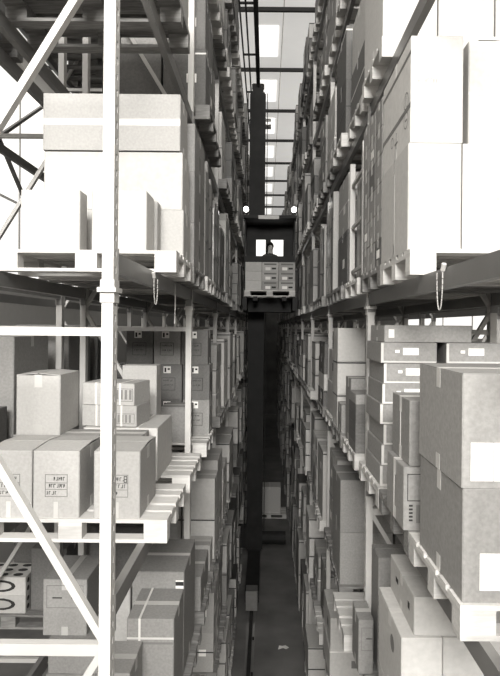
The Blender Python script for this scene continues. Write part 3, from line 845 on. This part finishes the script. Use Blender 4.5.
for yy in (YC - .9, YC + 2.7): MB().cyl((XM - .05, yy, .28), (XM + .05, yy, .28), .15, 'steel', 18).build('wheel', ba)
MB().box(XM - .13, XM + .13, YC - 1.5, YC - 1.2, .16, .6, 'steel').build('buffer', ba)
MB().cyl((XM + .2, YC + 1.3, .75), (XM + .85, YC + 1.3, .75), .17, 'dark_steel', 16).build('drive_motor', cr)
MB().box(XM - .45, XM - .19, YC + 1.2, YC + 1.5, .5, 1.05, 'dark_steel').build('gearbox', cr)
# lifting carriage
zp = EYE + .72
XL, XR = -.56, .72
ca = MB().box(XL, XR, YC + .95, YC + 1.1, zp - .25, zp - .05, 'dark_steel').build('carriage', cr)
for xx in (XL, XR - .1): MB().box(xx, xx + .1, YC - .85, YC + .95, zp - .33, zp - .02, 'dark_steel').build('side_arm', ca)
for xx in (XL + .25, XR - .35): MB().box(xx, xx + .1, YC - .85, YC + .95, zp - .1, zp - .002, 'dark_steel').build('fork', ca)
# cabin
zf = EYE + .42; zr = EYE + 2.70
cb = MB().box(XL, XR, YC + .05, YC + .94, zf - .04, zf, 'dark_steel').build('cabin_floor', cr)
MB().box(XL - .02, XR + .02, YC - .15, YC + .96, zr, zr + .07, 'dark_steel').build('cabin_roof', cb)
MB().box(XL + .35, XR - .42, YC - .165, YC - .15, zr - .03, zr + .06, 'post').build('roof_sign', cb)
for xx in (XL, XR - .03): MB().box(xx, xx + .03, YC + .05, YC + .94, zf, zr, 'dark_steel').build('cabin_side', cb)
bk = MB()
wz0, wz1 = EYE + 1.72, EYE + 2.32
w1 = (XL + .28, XL + .53); w2 = (XL + .67, XL + 1.0)
bk.box(XL + .03, XR - .03, YC + .90, YC + .93, zf, wz0, 'dark_steel').box(XL + .03, XR - .03, YC + .90, YC + .93, wz1, zr, 'dark_steel')
bk.box(XL + .03, w1[0], YC + .90, YC + .93, wz0, wz1, 'dark_steel').box(w1[1], w2[0], YC + .90, YC + .93, wz0, wz1, 'dark_steel').box(w2[1], XR - .03, YC + .90, YC + .93, wz0, wz1, 'dark_steel')
bp = bk.build('cabin_back', cb)
for (a, b2) in (w1, w2):
    o = MB().box(a, b2, YC + .905, YC + .925, wz0, wz1, 'sky').build('window_pane', bp); o['label'] = 'bright daylit cabin window'
MB().box(XL + .03, XR - .03, YC + .05, YC + .08, zf, EYE + 1.78, 'dark_steel').build('cabin_front', cb)
for xx in (XL + .04, XR - .05):
    lp = MB().cyl((xx, YC - .05, zr + .22), (xx, YC - .13, zr + .22), .065, 'lamp', 18).build('headlamp', cb); lp['label'] = 'round lit headlamp'
    MB().cyl((xx, YC - .05, zr + .22), (xx, YC + .05, zr + .22), .075, 'dark_steel', 18).box(xx - .015, xx + .015, YC - .02, YC + .02, zr + .07, zr + .2, 'dark_steel').build('lamp_housing', lp)
# load on the forks
pallet(.08, YC - .44, zp, 'pale wooden pallet held on the forks of the stacker crane', 'wood_new', parts=True, group='pallet on the crane')
for i in range(3):
    for j in range(3):
        c = carton(-.50 + .395 * i, YC - .8, zp + PH + .002 + .222 * j, .388, .7, .218, 'white' if i == 0 else 'light',
               '%s carton on the crane pallet, %s row, %s column' % (['pale plain', 'grey printed', 'grey printed'][i], ['bottom', 'middle', 'top'][j], ['left', 'middle', 'right'][i]), 'tape', 'x', group='cartons on the crane')
        if i: on_front(c, 'print', [(.05, .34, .15, .19, 'greyink'), (.08, .2, .03, .10, 'paper'), (.23, .33, .05, .09, 'ink')])

# driver
def person(loc):
    x, y, zf_ = loc
    J = [((0, 0, .94), .125), ((0, 0, 1.10), .13), ((0, 0, 1.27), .14), ((0, 0, 1.40), .10), ((0, 0, 1.47), .055), ((0, -.015, 1.54), .062),
         ((0, -.02, 1.62), .088), ((0, -.012, 1.70), .075)]
    E = [(i, i + 1) for i in range(7)]
    def chain_(start, pts):
        prev = start
        for p, rr in pts: J.append((p, rr)); E.append((prev, len(J) - 1)); prev = len(J) - 1
        return prev
    for s in (-1, 1):
        hand = chain_(3, [((s * .17, 0, 1.40), .065), ((s * .23, -.02, 1.15), .05), ((s * .16, -.24, 1.08), .04), ((s * .12, -.31, 1.10), .032)])
        for q in range(4):
            fx = s * (.085 + .022 * q)
            chain_(hand, [((fx, -.37, 1.115), .0095), ((fx - s * .004, -.405, 1.10), .009), ((fx - s * .006, -.41, 1.075), .008)])
        chain_(hand, [((s * .075, -.335, 1.10), .011), ((s * .06, -.37, 1.09), .009)])
        chain_(0, [((s * .10, 0, .88), .10), ((s * .11, -.02, .48), .065), ((s * .11, .02, .10), .045), ((s * .12, -.06, .04), .042), ((s * .13, -.16, .035), .035)])
    # nose
    chain_(6, [((0, -.105, 1.61), .014)])
    me = bpy.data.meshes.new('person_cage'); me.from_pydata([p for p, _ in J], E, [])
    o = bpy.data.objects.new('person_cage', me); col.objects.link(o)
    sk_ = o.modifiers.new('skin', 'SKIN'); sb = o.modifiers.new('sub', 'SUBSURF'); sb.levels = 2
    lay = me.skin_vertices[0].data
    for i, (p, rr) in enumerate(J): lay[i].radius = (rr, rr)
    lay[0].use_root = True
    dg = bpy.context.evaluated_depsgraph_get(); dg.update()
    body = bpy.data.meshes.new_from_object(o.evaluated_get(dg)); body.name = 'person'
    bpy.data.objects.remove(o)
    body.materials.clear()
    for m in ('jacket', 'skin'): body.materials.append(M[m])
    for p in body.polygons:
        c_ = p.center; p.material_index = 1 if (c_.z > 1.475 or c_.y < -.27 and c_.z > .9) else 0
        p.use_smooth = True
    r_ = link('person', body, None, loc)
    tag(r_, 'driver with dark hair and dark jacket looking out of the crane cabin', 'person')
    # hair cap and face
    bm = bmesh.new(); bmesh.ops.create_uvsphere(bm, u_segments=20, v_segments=12, radius=1)
    for v in bm.verts: v.co = Vector((v.co.x * .094, v.co.y * .105 + .012, v.co.z * .115 + 1.665))
    bmesh.ops.delete(bm, geom=[v for v in bm.verts if v.co.y < -.035 and v.co.z < 1.70], context='VERTS')
    hm = bpy.data.meshes.new('hair'); bm.to_mesh(hm); bm.free(); hm.materials.append(M['hair']); link('hair', hm, r_)
    for s in (-1, 1):
        MB().tube([(s * .034 - .012, -.098, 1.645), (s * .034, -.103, 1.647), (s * .034 + .012, -.098, 1.645)], .006, 'ink', 6).build('eye', r_)
    MB().tube([(-.022, -.094, 1.565), (0, -.1, 1.563), (.022, -.094, 1.565)], .005, 'greyink', 6).build('mouth', r_)
    r_.rotation_euler = (0, 0, .25)
person((.09, YC + .45, zf))

# things on the aisle floor
pts = [(0, 0), (.10, .03), (.16, -.02), (.22, .05), (.15, .12), (.09, .09), (.02, .11)]
b = MB(); kk = b.slot('paper')
b.v = [(x, y, .012 + .02 * math.sin(9 * x + 7 * y)) for x, y in pts] + [(x, y, .008 + .02 * math.sin(9 * x + 7 * y)) for x, y in pts]
n = len(pts); b.f = [tuple(range(n)), tuple(range(2 * n - 1, n - 1, -1))] + [(i, n + i, n + (i + 1) % n, (i + 1) % n) for i in range(n)]; b.mi = [kk] * len(b.f)
tag(b.build('paper_scrap', None, (.30, 11.25, .014)), 'crumpled white scrap of paper on the dark aisle floor', 'paper')
pallet(.15, 19.4, 0.001, 'wooden pallet on the aisle floor far behind the crane', 'wood_new', parts=False, group='pallet on the floor')
c = carton(-.2, 19.1, PH + .002, .75, .6, .9, 'white', 'white carton standing on the aisle floor far behind the crane', 'tape_pale', detail=False)

# unseen window added behind the viewpoint to frame the front light
wn = empty('added_window_1', (0, -9.1, 0)); struct(wn, 'unseen end window added behind the viewpoint for the front light', 'window')
for i in range(5): x = WX0 + .03 + (WX1 - WX0 - .06) * i / 4; MB().box(x - .03, x + .03, -.04, .04, WZ0, WZ1, 'post').build('added_window_frame', wn)
for zz in (WZ0 + .03, (WZ0 + WZ1) / 2, WZ1 - .03): MB().box(WX0, WX1, -.035, .035, zz - .03, zz + .03, 'post').build('added_window_frame', wn)
print('individual random cartons', nind, 'objects', len(bpy.data.objects))
